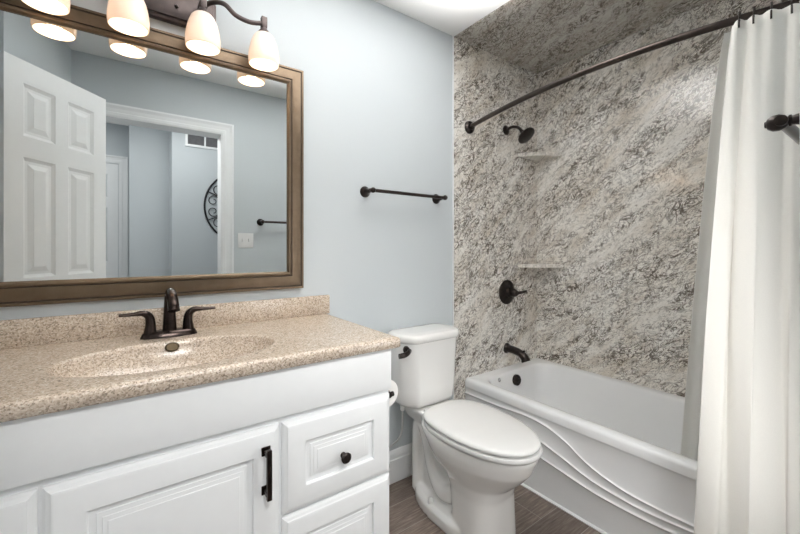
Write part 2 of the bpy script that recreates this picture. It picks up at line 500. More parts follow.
# local -y after this rotation
face = (xf.to_3x3() @ Vector((0, -1, 0)))
if face.y < 0 or face.x < 0:
    xf = Matrix.Translation(A0) @ Matrix.Rotation(ang, 4, 'Z')
d1 = struct('door_1', six_panel(dw, 2.03, 0.035, xf), M['white_paint'], 'white six-panel door standing open, seen in the mirror', 'door')
bm = bmesh.new()
kb = A0 + dvec * 0.12 + Vector((0, 0, 0.92)); kn = Vector((0.79, 0.61, 0)).normalized()
lathe(bm, kb, kn, [(0.03, 0), (0.03, 0.006), (0.012, 0.01), (0.011, 0.03), (0.026, 0.042), (0.028, 0.055), (0.018, 0.066), (0.0, 0.068)])
obj('door_knob', bm, M['bronze'], d1)
d2 = struct('door_2', six_panel(0.70, 2.03, 0.035, Matrix.Translation((-0.065, -3.145, 0.01)) @ Matrix.Rotation(PI, 4, 'Z')), M['white_paint'], 'white hall door at far left through the doorway in the mirror', 'door')
bm = bmesh.new(); casing(bm, -0.77, -0.06, 2.045, -3.15, 0.078, 1)
struct('trim_3', bm, M['white_paint'], 'white casing of the hall door', 'door casing')

# ------------------------------------------------------------------ vanity
VX0, VX1, VF = -0.512, 0.723, -0.541
van = thing('vanity_cabinet', (0.10, -0.28, 0), 'white vanity cabinet with raised-panel door and drawers under the speckled top', 'vanity')
bm = bmesh.new()
box(bm, (VX0, VF, 0.10), (VX1, -0.002, 0.745), 0.0015, 1)
for lo, hi in (((VX0, VF, 0.74), (VX1, VF + 0.018, 0.872)), ((VX0, VF + 0.018, 0.74), (VX0 + 0.018, -0.002, 0.872)),
               ((VX1 - 0.018, VF + 0.018, 0.74), (VX1, -0.002, 0.872))):
    box(bm, lo, hi)
obj('body', bm, M['cabinet'], van, 30)
obj('toe_kick', B((VX0 + 0.01, VF + 0.07, 0.0), (VX1 - 0.0, -0.01, 0.10)), M['cabinet'], van, 30)
ff = B((VX0, VF - 0.019, 0.735), (VX1 - 0.001, VF, 0.8725), 0.004, 2)
obj('false_front', ff, M['cabinet'], van, 30)
def front_prof(fr):
    return [(0, 0), (0, 0.008), (0.004, 0.011), (0.005, 0.0125), (0.012, 0.0155), (0.013, 0.017), (0.019, 0.019), (fr, 0.019), (fr + 0.002, 0.0175),
            (fr + 0.003, 0.009), (fr + 0.016, 0.009), (fr + 0.017, 0.011), (fr + 0.026, 0.0135), (fr + 0.027, 0.0145), (fr + 0.036, 0.0165), (fr + 0.037, 0.0175), (fr + 0.047, 0.019)]
def knob(x, z, parent):
    bm = bmesh.new()
    lathe(bm, (x, VF - 0.019, z), (0, -1, 0), [(0.009, 0), (0.009, 0.003), (0.006, 0.006), (0.006, 0.014), (0.0155, 0.019), (0.0165, 0.024), (0.012, 0.029), (0, 0.0305)], 24)
    obj('knob', bm, M['bronze'], parent, label='round dark bronze knob')
for x0, x1 in ((0.3545, 0.7195), (-0.507, -0.1465)):
    for z0, z1 in ((0.4535, 0.715), (0.14, 0.447)):
        bm = raised_panel(bmesh.new(), x0, x1, z0, z1, VF, front_prof(0.066))
        dr = obj('drawer', bm, M['cabinet'], van, 25)
        knob((x0 + x1) / 2 + (0.003 if x0 > 0 else 0), (z0 + z1) / 2 - (0.014 if z0 > 0.4 else 0), dr)
bm = raised_panel(bmesh.new(), -0.1385, 0.3465, 0.14, 0.715, VF, front_prof(0.07))
dr = obj('door', bm, M['cabinet'], van, 25)
bm = bmesh.new()
for z in (0.656, 0.552):
    box(bm, (0.295, VF - 0.023, z - 0.012), (0.319, VF - 0.019, z + 0.012), 0.001, 1)
    box(bm, (0.3, VF - 0.046, z - 0.007), (0.314, VF - 0.023, z + 0.007), 0.001, 1)
box(bm, (0.3005, VF - 0.055, 0.538), (0.3135, VF - 0.043, 0.67), 0.0015, 2)
obj('handle', bm, M['faucet'], dr, label='square dark bronze bar handle')

# countertop with integrated oval basin
top = thing('countertop', (0.115, -0.29, 0.873), 'speckled beige stone vanity top with moulded oval basin', 'countertop')
TX0, TX1, TY0, TY1, TZ = -0.528, 0.745, -0.578, -0.001, 0.908
bcx, bcy, ba, bb = 0.117, -0.348, 0.275, 0.165
N = 96
angs = [2 * PI * i / N for i in range(N)]
def rect_pt(a, ins, z):
    x0, x1, y0, y1 = TX0, TX1 - ins, TY0 + ins, TY1
    dx, dy = math.cos(a) * 1.5, math.sin(a)
    ts = []
    if dx > 1e-9: ts.append((x1 - bcx) / dx)
    if dx < -1e-9: ts.append((x0 - bcx) / dx)
    if dy > 1e-9: ts.append((y1 - bcy) / dy)
    if dy < -1e-9: ts.append((y0 - bcy) / dy)
    t = min(ts)
    return [bcx + dx * t, bcy + dy * t, z]
def rect_ring(ins, z):
    r = [rect_pt(a, ins, z) for a in angs]
    for cx_, cy_ in ((TX0, TY0 + ins), (TX1 - ins, TY0 + ins), (TX1 - ins, TY1), (TX0, TY1)):
        k = min(range(N), key=lambda i: (rect_pt(angs[i], 0, 0)[0] - (cx_ if cx_ < 0 else TX1)) ** 2 + (rect_pt(angs[i], 0, 0)[1] - (TY0 if cy_ < -0.3 else TY1)) ** 2)
        r[k] = [cx_, cy_, z]
    return r
def ell(k, z, dy=0.0, kk=None):
    kk = k if kk is None else kk
    return [(bcx + ba * k * math.cos(a), bcy + dy + bb * kk * math.sin(a), z) for a in angs]
rings = [ell(0.1, TZ - 0.130), ell(0.55, TZ - 0.125), ell(0.80, TZ - 0.108), ell(0.97, TZ - 0.070), ell(1.03, 0.873), rect_ring(0.03, 0.873), rect_ring(0.004, 0.873), rect_ring(0.0, 0.877), rect_ring(0.0, 0.898), rect_ring(0.003, 0.9052), rect_ring(0.010, TZ), rect_ring(0.022, TZ)]
rings += [ell(1.07, TZ, 0.0, 1.06), ell(1.03, TZ - 0.0004), ell(1.008, TZ - 0.0014), ell(0.993, TZ - 0.004), ell(0.975, TZ - 0.016), ell(0.935, TZ - 0.034), ell(0.86, TZ - 0.060),
          ell(0.72, TZ - 0.086), ell(0.5, TZ - 0.104), ell(0.25, TZ - 0.114), ell(0.07, TZ - 0.117, 0, 0.12)]
bm = bmesh.new(); loft(bm, rings, (True, True))
obj('counter_slab', bm, M['stone'], top, 50)
obj('backsplash', B((TX0, -0.021, TZ), (0.752, -0.001, 0.992), 0.003, 2), M['stone'], top)
bm = bmesh.new(); lathe(bm, (bcx, bcy, TZ - 0.1165), (0, 0, 1), [(0.021, 0), (0.021, 0.002), (0.015, 0.003), (0.0, 0.0035)])
obj('drain', bm, M['brass'], top, label='dark brass basin drain')
bm = bmesh.new()
ov = Vector((0.120, -0.1945, 0.8895)); d = Vector((0, -0.93, 0.36))
lathe(bm, ov, d, [(0.020, -0.006), (0.020, 0.002), (0.0165, 0.004), (0.015, 0.002), (0, 0.002)], 28)
for v in bm.verts: v.co.z = ov.z + (v.co.z - ov.z) * 0.72
obj('overflow_cover', bm, M['brass'], top, label='small oval antique brass overflow cover')

# ------------------------------------------------------------------ faucet
fx, fy = 0.120, -0.105
fa = thing('faucet', (fx, fy, TZ), 'dark bronze two-handle faucet on the vanity top behind the basin', 'faucet')
bm = bmesh.new()
def oval(hx, hy, z, n=40):
    out_ = []
    for i in range(n):
        a = 2 * PI * i / n
        ca, sa = math.cos(a), math.sin(a)
        out_.append((fx + hx * abs(ca) ** 0.75 * (1 if ca >= 0 else -1), fy + hy * abs(sa) ** 0.9 * (1 if sa >= 0 else -1), z))
    return out_
loft(bm, [oval(0.084, 0.032, TZ + 0.0004), oval(0.083, 0.031, TZ + 0.004), oval(0.079, 0.028, TZ + 0.012), oval(0.074, 0.024, TZ + 0.019), oval(0.070, 0.021, TZ + 0.021)])
obj('base', bm, M['faucet'], fa, 50)
bm = bmesh.new()
sp = spline([(fx, fy, TZ + 0.018), (fx, fy, TZ + 0.07), (fx, fy - 0.002, TZ + 0.115), (fx, fy - 0.018, TZ + 0.146), (fx + 0.001, fy - 0.052, TZ + 0.146), (fx + 0.003, fy - 0.085, TZ + 0.118), (fx + 0.004, fy - 0.096, TZ + 0.097)], 40)
tube(bm, sp, lerp_list([0.0215, 0.0185, 0.0165, 0.0155, 0.0155, 0.0165, 0.0175], 40), 24)
obj('spout', bm, M['faucet'], fa, 50)
for sgn in (-1, 1):
    hx = fx + sgn * 0.056
    bm = bmesh.new()
    pts = spline([(hx, fy, TZ + 0.016), (hx - sgn * 0.002, fy, TZ + 0.045), (hx + sgn * 0.002, fy, TZ + 0.070), (hx + sgn * 0.018, fy - 0.001, TZ + 0.083), (hx + sgn * 0.045, fy - 0.003, TZ + 0.083), (hx + sgn * 0.083, fy - 0.006, TZ + 0.083)], 36)
    rr = lerp_list([(0.0185, 0.0185), (0.0150, 0.0150), (0.013, 0.013), (0.0125, 0.010), (0.0115, 0.0062), (0.0105, 0.0045)], 36)
    rings = []
    for i, pnt in enumerate(pts):      # frames kept in the x-z plane so the blade stays flat
        dd = (pts[min(i + 1, 36)] - pts[max(i - 1, 0)]).normalized()
        sx = Vector((0, 1, 0)); ux = dd.cross(sx).normalized()
        rings.append([pnt + sx * math.cos(2 * PI * k / 20) * rr[i][0] + ux * math.sin(2 * PI * k / 20) * rr[i][1] for k in range(20)])
    loft(bm, rings)
    obj('lever_handle', bm, M['faucet'], fa, 50)

# ------------------------------------------------------------------ mirror
mir = thing('mirror', (0.11, -0.01, 1.032), 'large wall mirror in a stepped brushed bronze frame above the vanity', 'mirror')
MX0, MX1, MZ0, MZ1 = -0.408, 0.628, 1.032, 1.979
bm = bmesh.new()
prof = [(0, 0), (0, 0.020), (0.0015, 0.0215), (0.009, 0.0225), (0.0105, 0.0195), (0.0135, 0.0195), (0.015, 0.023), (0.020, 0.0245), (0.052, 0.029), (0.054, 0.0285), (0.0555, 0.0255), (0.058, 0.0255), (0.059, 0.030), (0.064, 0.032), (0.069, 0.031), (0.0745, 0.024), (0.0745, 0.012)]
rings = [[(a, -h, b) for a, b in ((MX0 + i, MZ0 + i), (MX1 - i, MZ0 + i), (MX1 - i, MZ1 - i), (MX0 + i, MZ1 - i))] for i, h in prof]
loft(bm, rings, (False, False))
fr = obj('frame', bm, M['frame'], mir, 30)
fr.data.materials.append(M['frame_dark'])
for pl in fr.data.polygons:
    k = pl.index // 4
    if prof[k][0] in (0.009, 0.0105, 0.0135, 0.054, 0.0555, 0.058) and k + 1 < len(prof): pl.material_index = 1
obj('glass', B((MX0 + 0.073, -0.020, MZ0 + 0.073), (MX1 - 0.073, -0.014, MZ1 - 0.073)), M['mirror'], mir, 0, label='silvered mirror glass')

# ------------------------------------------------------------------ vanity light
LX = [-0.191, 0.007, 0.221, 0.432]
LY, LZ0 = -0.110, 1.914
vl = thing('vanity_light', (0.118, 0, 2.06), 'bronze vanity light bar with four lit frosted shades above the mirror', 'light fixture')
bm = B((-0.046, -0.030, 2.018), (0.279, 0, 2.135), 0.008, 2)
box(bm, (-0.036, -0.040, 2.030), (0.269, -0.028, 2.123), 0.004, 2)
pl = obj('back_plate', bm, M['plate'], vl, 35)
bm = bmesh.new(); lathe(bm, (0.146, -0.040, 2.067), (0, -1, 0), [(0.005, 0), (0.005, 0.004), (0.0065, 0.006), (0.004, 0.010), (0, 0.011)], 20)
obj('screw_cap', bm, M['bronze'], pl)
for k, lx in enumerate(LX):
    bm = B((lx - 0.011, LY - 0.011, 2.055), (lx + 0.011, LY + 0.011, 2.098), 0.003, 2)
    lathe(bm, (lx, LY, 2.060), (0, 0, -1), [(0.010, 0), (0.012, 0.008), (0.021, 0.02), (0.0245, 0.03), (0.0245, 0.036), (0, 0.036)], 28)
    sk = obj('lamp_socket', bm, M['plate'], vl)
    bm = bmesh.new()
    if k in (0, 3):
        sx = -0.046 if k == 0 else 0.279
        sg = -1 if k == 0 else 1
        tube(bm, spline([(sx - sg * 0.05, -0.036, 2.100), (sx - sg * 0.022, -0.075, 2.108), (sx + sg * 0.012, LY, 2.096), (sx + sg * 0.05, LY, 2.070), (sx + sg * 0.10, LY, 2.062), (lx, LY, 2.074)], 40), 0.0085, 14)
    else:
        tube(bm, spline([(lx, -0.036, 2.085), (lx, -0.07, 2.090), (lx, LY, 2.080)], 12), 0.009, 14)
    obj('arm', bm, M['plate'], vl)
    outer = [(0.023, 0.119), (0.030, 0.116), (0.038, 0.106), (0.0475, 0.082), (0.0535, 0.055), (0.0565, 0.030), (0.0560, 0.010), (0.0545, 0.0)]
    bm = bmesh.new()
    pr = outer + [(r - 0.003, h) for r, h in reversed(outer)]
    lathe(bm, (lx, LY, LZ0), (0, 0, 1), pr, 40, (False, False))
    obj('shade', bm, M['shade'], vl, 60)
    bm = bmesh.new()
    lathe(bm, (lx, LY, LZ0 + 0.030), (0, 0, 1), [(0.0, 0.0), (0.012, 0.002), (0.022, 0.010), (0.027, 0.024), (0.025, 0.040), (0.017, 0.058), (0.0125, 0.070), (0.0125, 0.085), (0, 0.085)], 24)
    obj('bulb', bm, M['bulb'], vl, 60)
    ld = bpy.data.lights.new('lamp_light', 'POINT'); ld.energy = 0.38; ld.color = (1.0, 0.73, 0.47); ld.shadow_soft_size = 0.02
    lo = bpy.data.objects.new('lamp_light', ld); COL.objects.link(lo)
    lo.location = (lx, LY, LZ0 + 0.014)

# ------------------------------------------------------------------ towel bars
def towel_bar(loc, rot, L, label):
    t = thing('towel_bar', loc, label, 'towel bar', 'bronze towel bars', rot, True)
    for sg in (-1, 1):
        bm = bmesh.new()
        lathe(bm, (sg * L / 2, 0, 0), (0, -1, 0), [(0.0275, 0), (0.028, 0.004), (0.025, 0.010), (0.018, 0.017), (0.0135, 0.024), (0.0105, 0.040), (0.0088, 0.052), (0.0075, 0.058), (0.0095, 0.0595), (0.0095, 0.062), (0.0070, 0.0635),
              (0.0105, 0.0665), (0.0135, 0.0735), (0.0130, 0.0815), (0.009, 0.0875), (0.0055, 0.089), (0.005, 0.091), (0, 0.0915)], 28)
        obj('post', bm, M['bronze'], t)
    bm = bmesh.new()
    tube(bm, [(-L / 2 - 0.014, -0.070, 0), (L / 2 + 0.014, -0.070, 0)], 0.0086, 18)
    obj('bar', bm, M['bronze_rod'], t)
    return t
towel_bar((1.180, 0, 1.481), 0, 0.462, 'bronze towel bar on the blue grey wall above the toilet tank')
towel_bar((1.100, YC, 1.412), PI, 0.462, 'bronze towel bar end in front of the shower curtain, also seen in the mirror')

# ------------------------------------------------------------------ toilet
tc = 1.235
toi = thing('toilet', (tc, -0.40, 0), 'white two-piece elongated toilet between the vanity and the bathtub', 'toilet')
def egg(hw, yf, yb, z, n=56, p=2.0, back=2.6, wide=0.42):
    """outline, blunt at the back (yb), rounder at the front (yf)"""
    ym = yb + (yf - yb) * wide
    out_ = []
    for i in range(n):
        a = 2 * PI * i / n
        ca, sa = math.cos(a), math.sin(a)
        e = p if sa < 0 else back
        x = tc + hw * abs(ca) ** (2 / e) * (1 if ca >= 0 else -1)
        y = ym + (abs(sa) ** (2 / e)) * ((yf - ym) if sa < 0 else (yb - ym))
        out_.append((x, y, z))
    return out_
bm = bmesh.new()
# bowl and front column
loft(bm, [egg(0.127, -0.622, -0.40, 0.0, p=2.8, back=3.4, wide=0.5), egg(0.122, -0.620, -0.395, 0.10, p=2.8, back=3.4, wide=0.5), egg(0.120, -0.622, -0.38, 0.19, p=2.6, back=3.2, wide=0.5), egg(0.127, -0.640, -0.34, 0.24, p=2.4, wide=0.48), egg(0.150, -0.688, -0.28, 0.285, wide=0.45),
          egg(0.169, -0.725, -0.25, 0.330), egg(0.178, -0.743, -0.225, 0.370), egg(0.179, -0.752, -0.20, 0.390), egg(0.179, -0.752, -0.20, 0.408)])
# plinth
loft(bm, [egg(0.146, -0.56, -0.115, 0.0, p=2.4, wide=0.62), egg(0.144, -0.56, -0.118, 0.045, p=2.4, wide=0.62), egg(0.128, -0.56, -0.13, 0.06, p=2.4, wide=0.62)])
# rear body
loft(bm, [egg(0.070, -0.50, -0.125, 0.02, p=3, back=3.5, wide=0.6), egg(0.066, -0.50, -0.12, 0.25, p=3, back=3.5, wide=0.6), egg(0.09, -0.50, -0.10, 0.40, p=3, back=3.5, wide=0.6)])
# trapway bulge on both sides
for sg in (-1, 1):
    pp = spline([(tc + sg * 0.058, -0.46, 0.20), (tc + sg * 0.064, -0.39, 0.125), (tc + sg * 0.064, -0.32, 0.11), (tc + sg * 0.058, -0.25, 0.17), (tc + sg * 0.054, -0.21, 0.27), (tc + sg * 0.052, -0.17, 0.345), (tc + sg * 0.05, -0.135, 0.33), (tc + sg * 0.05, -0.130, 0.22), (tc + sg * 0.052, -0.135, 0.08), (tc + sg * 0.052, -0.14, 0.02)], 50)
    tube(bm, pp, lerp_list([0.040, 0.042, 0.042, 0.034, 0.032, 0.032, 0.034, 0.034, 0.036, 0.040], 50), 16)
# deck below the tank
loft(bm, [rrect(tc, -0.155, 0.085, 0.105, 0.05, 0.36), rrect(tc, -0.160, 0.104, 0.135, 0.05, 0.405), rrect(tc, -0.160, 0.110, 0.140, 0.05, 0.422), rrect(tc, -0.160, 0.108, 0.138, 0.05, 0.430)])
tmp_me = bpy.data.meshes.new('tmp'); bmesh.ops.recalc_face_normals(bm, faces=bm.faces); bm.to_mesh(tmp_me); bm.free()
tmp = bpy.data.objects.new('tmp', tmp_me); COL.objects.link(tmp)
rm = tmp.modifiers.new('r', 'REMESH'); rm.mode = 'VOXEL'; rm.voxel_size = 0.006
sm = tmp.modifiers.new('s', 'SMOOTH'); sm.iterations = 7; sm.factor = 0.5
dg = bpy.context.evaluated_depsgraph_get()
bm = bmesh.new(); bm.from_object(tmp, dg)
bpy.data.objects.remove(tmp); bpy.data.meshes.remove(tmp_me)
obj('bowl', bm, M['porcelain'], toi, 180)
bm = bmesh.new(); lathe(bm, (tc - 0.118, -0.30, 0.050), (0, 0, 1), [(0.014, 0), (0.014, 0.014), (0.011, 0.024), (0.005, 0.029), (0, 0.030)], 20)
obj('bolt_cap', bm, M['plastic'], toi, 60)
bm = bmesh.new(); lathe(bm, (tc + 0.118, -0.30, 0.050), (0, 0, 1), [(0.014, 0), (0.014, 0.014), (0.011, 0.024), (0.005, 0.029), (0, 0.030)], 20)
obj('bolt_cap', bm, M['plastic'], toi, 60)
def slab(profile, **kw):
    bm = bmesh.new(); loft(bm, [egg(hw, yf, yb, z, 72, **kw) for hw, yf, yb, z in profile]); return bm
obj('seat', slab([(0.168, -0.746, -0.235, 0.404), (0.179, -0.758, -0.225, 0.408), (0.182, -0.762, -0.223, 0.420), (0.180, -0.759, -0.225, 0.428)], p=2.14, wide=0.43), M['plastic'], toi, 60)
obj('seat_lid', slab([(0.170, -0.746, -0.230, 0.4325), (0.176, -0.754, -0.224, 0.436), (0.177, -0.755, -0.223, 0.444), (0.173, -0.750, -0.227, 0.4505), (0.161, -0.732, -0.242, 0.4545), (0.12, -0.67, -0.29, 0.457), (0.05, -0.56, -0.37, 0.458)], p=2.14, back=2.9, wide=0.43), M['plastic'], toi, 60)
for sg in (-1, 1): obj('hinge', B((tc + sg * 0.075 - 0.02, -0.245, 0.426), (tc + sg * 0.075 + 0.02, -0.215, 0.446), 0.006, 3), M['plastic'], toi, 60)
def tank_ring(hw, yf, yb, z, bow, r, n=60):
    """rounded rectangle whose front edge bows outwards"""
    base = rrect(tc, (yf + yb) / 2, hw, (yb - yf) / 2, r, z, 10)
    out_ = []
    for x, y, zz in base:
        f_ = max(0.0, min(1.0, (yb - 0.03 - y) / (yb - 0.03 - yf)))
        out_.append((x, y - bow * f_ * (1 - ((x - tc) / hw) ** 2), zz))
    return out_
bm = bmesh.new()
loft(bm, [tank_ring(0.130, -0.155, -0.03, 0.431, 0.03, 0.05), tank_ring(0.153, -0.172, -0.022, 0.440, 0.038, 0.062), tank_ring(0.165, -0.180, -0.018, 0.460, 0.042, 0.068), tank_ring(0.171, -0.183, -0.016, 0.52, 0.042, 0.07), tank_ring(0.184, -0.188, -0.015, 0.752, 0.042, 0.07)])
obj('tank', bm, M['porcelain'], toi, 60)
bm = bmesh.new()
loft(bm, [tank_ring(0.184, -0.188, -0.014, 0.752, 0.042, 0.07), tank_ring(0.189, -0.195, -0.012, 0.756, 0.044, 0.073), tank_ring(0.192, -0.199, -0.010, 0.764, 0.044, 0.075), tank_ring(0.192, -0.199, -0.010, 0.780, 0.044, 0.075), tank_ring(0.188, -0.195, -0.014, 0.788, 0.044, 0.072), tank_ring(0.173, -0.184, -0.024, 0.792, 0.044, 0.065), tank_ring(0.12, -0.15, -0.06, 0.7945, 0.02, 0.03)])
obj('tank_lid', bm, M['porcelain'], toi, 60)
bm = bmesh.new()
lathe(bm, (1.085, -0.168, 0.724), (-0.5, -1, 0), [(0.023, -0.004), (0.0235, 0.008), (0.020, 0.014), (0.010, 0.018), (0, 0.019)], 24)
tube(bm, spline([(1.079, -0.190, 0.722), (1.058, -0.207, 0.718), (1.033, -0.209, 0.713), (1.008, -0.204, 0.711)], 16), lerp_list([(0.011, 0.011), (0.009, 0.012), (0.0085, 0.013), (0.0075, 0.012)], 16), 14, up=(0, 0, 1))
obj('flush_lever', bm, M['bronze'], toi, label='dark bronze flush lever')

# water supply
ws = thing('water_supply_line', (1.04, -0.03, 0.13), 'thin braided water supply line under the toilet tank', 'pipe')
bm = bmesh.new()
lathe(bm, (1.04, -0.0145, 0.13), (0, -1, 0), [(0.024, 0), (0.022, 0.004), (0.009, 0.007), (0.009, 0.045), (0, 0.045)], 20)
tube(bm, [(1.04, -0.05, 0.122), (1.04, -0.05, 0.165)], 0.010, 14)
lathe(bm, (1.04, -0.055, 0.13), (0, -1, 0), [(0.016, 0), (0.017, 0.006), (0.012, 0.012), (0, 0.012)], 16)
obj('valve', bm, M['steel'], ws)
bm = bmesh.new()
tube(bm, spline([(1.04, -0.05, 0.16), (1.045, -0.06, 0.215), (1.09, -0.085, 0.260), (1.106, -0.095, 0.31), (1.105, -0.10, 0.38), (1.105, -0.10, 0.415)], 40), 0.0048, 10)
obj('hose', bm, M['hose'], ws)
bm = bmesh.new(); lathe(bm, (1.105, -0.10, 0.405), (0, 0, 1), [(0.009, 0), (0.012, 0.004), (0.012, 0.025), (0, 0.025)], 12)
obj('coupling_nut', bm, M['plastic'], ws)

# toilet paper on the side of the vanity
rx, rz = 0.781, 0.668
hol = thing('toilet_paper_holder', (VX1, -0.39, rz), 'dark bronze paper holder on the right side of the vanity', 'paper holder')
for y in (-0.457, -0.323):
    bm = bmesh.new()
    lathe(bm, (VX1, y, rz), (1, 0, 0), [(0.016, 0), (0.016, 0.004), (0.007, 0.008), (0.007, 0.060), (0.009, 0.064), (0.009, 0.076), (0, 0.072)], 18)
    obj('post', bm, M['bronze'], hol)
bm = bmesh.new(); tube(bm, [(rx, -0.463, rz), (rx, -0.317, rz)], 0.0115, 18); obj('roller', bm, M['bronze'], hol)
roll = thing('toilet_paper_roll', (rx, -0.39, rz), 'white toilet paper roll peeking out beside the vanity', 'toilet paper')
bm = bmesh.new()
lathe(bm, (rx, -0.443, rz - 0.002), (0, 1, 0), [(0.0155, 0), (0.051, 0), (0.0515, 0.001), (0.0515, 0.103), (0.051, 0.104), (0.0155, 0.104)], 48, (False, False))
obj('paper', bm, M['paper'], roll)
bm = bmesh.new()
lathe(bm, (rx, -0.443, rz - 0.002), (0, 1, 0), [(0.014, 0), (0.0155, 0), (0.0155, 0.104), (0.014, 0.104), (0.014, 0)], 32, (False, False))
obj('core', bm, M['cardboard'], roll)

# ------------------------------------------------------------------ bathtub
TBX0, TBX1, TBY0, TBY1, RZ = 1.631, XR - 0.008, YC + 0.008, -0.008, 0.430
tub = thing('bathtub', ((TBX0 + TBX1) / 2, (TBY0 + TBY1) / 2, 0), 'white alcove bathtub with swooping lines on its apron', 'bathtub')
cx, cy = (TBX0 + TBX1) / 2, (TBY0 + TBY1) / 2
hx, hy = (TBX1 - TBX0) / 2, (TBY1 - TBY0) / 2
def tr(x0, x1, y0, y1, r, z): return rrect((x0 + x1) / 2, (y0 + y1) / 2, (x1 - x0) / 2, (y1 - y0) / 2, r, z, 10)
rings = [tr(TBX0 + 0.014, TBX1, TBY0, TBY1, 0.006, 0.0), tr(TBX0 + 0.014, TBX1, TBY0, TBY1, 0.006, 0.384), tr(TBX0, TBX1, TBY0, TBY1, 0.006, 0.385), tr(TBX0, TBX1, TBY0, TBY1, 0.006, 0.413), tr(TBX0 + 0.004, TBX1, TBY0, TBY1, 0.008, 0.423), tr(TBX0 + 0.013, TBX1, TBY0, TBY1, 0.01, RZ),
         tr(TBX0 + 0.058, TBX1 - 0.042, TBY0 + 0.07, TBY1 - 0.062, 0.10, RZ), tr(TBX0 + 0.066, TBX1 - 0.050, TBY0 + 0.08, TBY1 - 0.072, 0.10, RZ - 0.004), tr(TBX0 + 0.072, TBX1 - 0.056, TBY0 + 0.09, TBY1 - 0.080, 0.10, RZ - 0.016),
         tr(TBX0 + 0.085, TBX1 - 0.066, TBY0 + 0.12, TBY1 - 0.096, 0.11, 0.30), tr(TBX0 + 0.100, TBX1 - 0.080, TBY0 + 0.20, TBY1 - 0.116, 0.12, 0.17), tr(TBX0 + 0.125, TBX1 - 0.10, TBY0 + 0.26, TBY1 - 0.14, 0.12, 0.105), tr(TBX0 + 0.175, TBX1 - 0.15, TBY0 + 0.33, TBY1 - 0.20, 0.10, 0.082), tr(TBX0 + 0.27, TBX1 - 0.25, TBY0 + 0.5, TBY1 - 0.4, 0.05, 0.078)]
bm = bmesh.new(); loft(bm, rings, (True, True))
obj('basin', bm, M['acrylic'], tub, 50)
# apron with three raised lines
def curve(keys):
    ys = [k for k, _ in keys]; zs = [z for _, z in keys]
    def f(y):
        y = -y
        if y <= ys[0]: return zs[0]
        if y >= ys[-1]: return zs[-1]
        i = max(j for j in range(len(ys) - 1) if ys[j] <= y)
        def tang(j):
            if j == 0: return (zs[1] - zs[0]) / (ys[1] - ys[0])
            if j == len(ys) - 1: return (zs[-1] - zs[-2]) / (ys[-1] - ys[-2])
            return (zs[j + 1] - zs[j - 1]) / (ys[j + 1] - ys[j - 1])
        h_ = ys[i + 1] - ys[i]; u = (y - ys[i]) / h_
        m0, m1 = tang(i) * h_, tang(i + 1) * h_
        return (2 * u ** 3 - 3 * u * u + 1) * zs[i] + (u ** 3 - 2 * u * u + u) * m0 + (-2 * u ** 3 + 3 * u * u) * zs[i + 1] + (u ** 3 - u * u) * m1
    return f
CV = [curve([(0.0, 0.345), (0.265, 0.350), (0.41, 0.358), (0.52, 0.352), (0.63, 0.321), (0.745, 0.260), (0.887, 0.222), (1.02, 0.214), (1.14, 0.217), (1.5, 0.25)]),
      curve([(0.0, 0.285), (0.30, 0.285), (0.43, 0.276), (0.51, 0.264), (0.62, 0.236), (0.762, 0.197), (0.93, 0.181), (1.03, 0.184), (1.136, 0.194), (1.5, 0.225)]),
      curve([(0.0, 0.205), (0.30, 0.205), (0.50, 0.187), (0.60, 0.173), (0.779, 0.149), (0.93, 0.146), (1.04, 0.151), (1.5, 0.19)])]
bm = bmesh.new()
NY = 220
zline = [0.0, 0.004, 0.03]
rows = []
for j in range(NY + 1):
    y = TBY1 + (TBY0 - TBY1) * j / NY
    zc = [c_(y) for c_ in CV]
    prof = [(0.0, 0.0), (0.006, 0.0), (0.009, 0.006), (zc[2] * 0.5, 0.006)]
    base_d = 0.006
    lower = zc[2] * 0.5
    for q, z_ in enumerate((zc[2], zc[1], zc[0])):
        prof += [(z_ - 0.010, 0.006), (z_ - 0.005, 0.0045), (z_ - 0.002, 0.000), (z_ + 0.002, -0.0005), (z_ + 0.005, 0.0035), (z_ + 0.010, 0.006)]
    prof += [(0.372, 0.006), (0.380, 0.003), (0.386, 0.0)]
    rows.append([(TBX0 + d_, y, z_) for z_, d_ in prof])
loft(bm, rows, (False, False), closed=False)
ap = obj('apron', bm, M['acrylic'], tub, 60)
bm = bmesh.new()
lathe(bm, (2.0, -0.103, 0.372), (0, -1, 0.13), [(0.034, -0.012), (0.034, 0.004), (0.030, 0.008), (0.012, 0.009), (0.010, 0.012), (0, 0.012)], 32)
obj('overflow_plate', bm, M['bronze'], tub, label='round dark bronze overflow plate')
bm = bmesh.new(); lathe(bm, (1.845, -0.0905, 0.400), (0, -1, 0.14), [(0.013, -0.004), (0.013, 0.0008), (0.0115, 0.0014), (0.010, 0.0006), (0, 0.0006)], 24)
obj('emblem', bm, M['steel'], tub, label='tiny round grey emblem on the end wall of the basin')
bm = bmesh.new(); lathe(bm, (2.0, -0.35, 0.079), (0, 0, 1), [(0.03, 0), (0.03, 0.004), (0.02, 0.006), (0, 0.006)], 24)
obj('drain', bm, M['bronze'], tub, label='dark bronze bathtub drain')
struct('trim_4', B((TBX0 - 0.006, TBY0, 0), (TBX0, TBY1, 0.006), 0.002), M['white_paint'], 'thin white caulk line along the foot of the bathtub', 'trim')

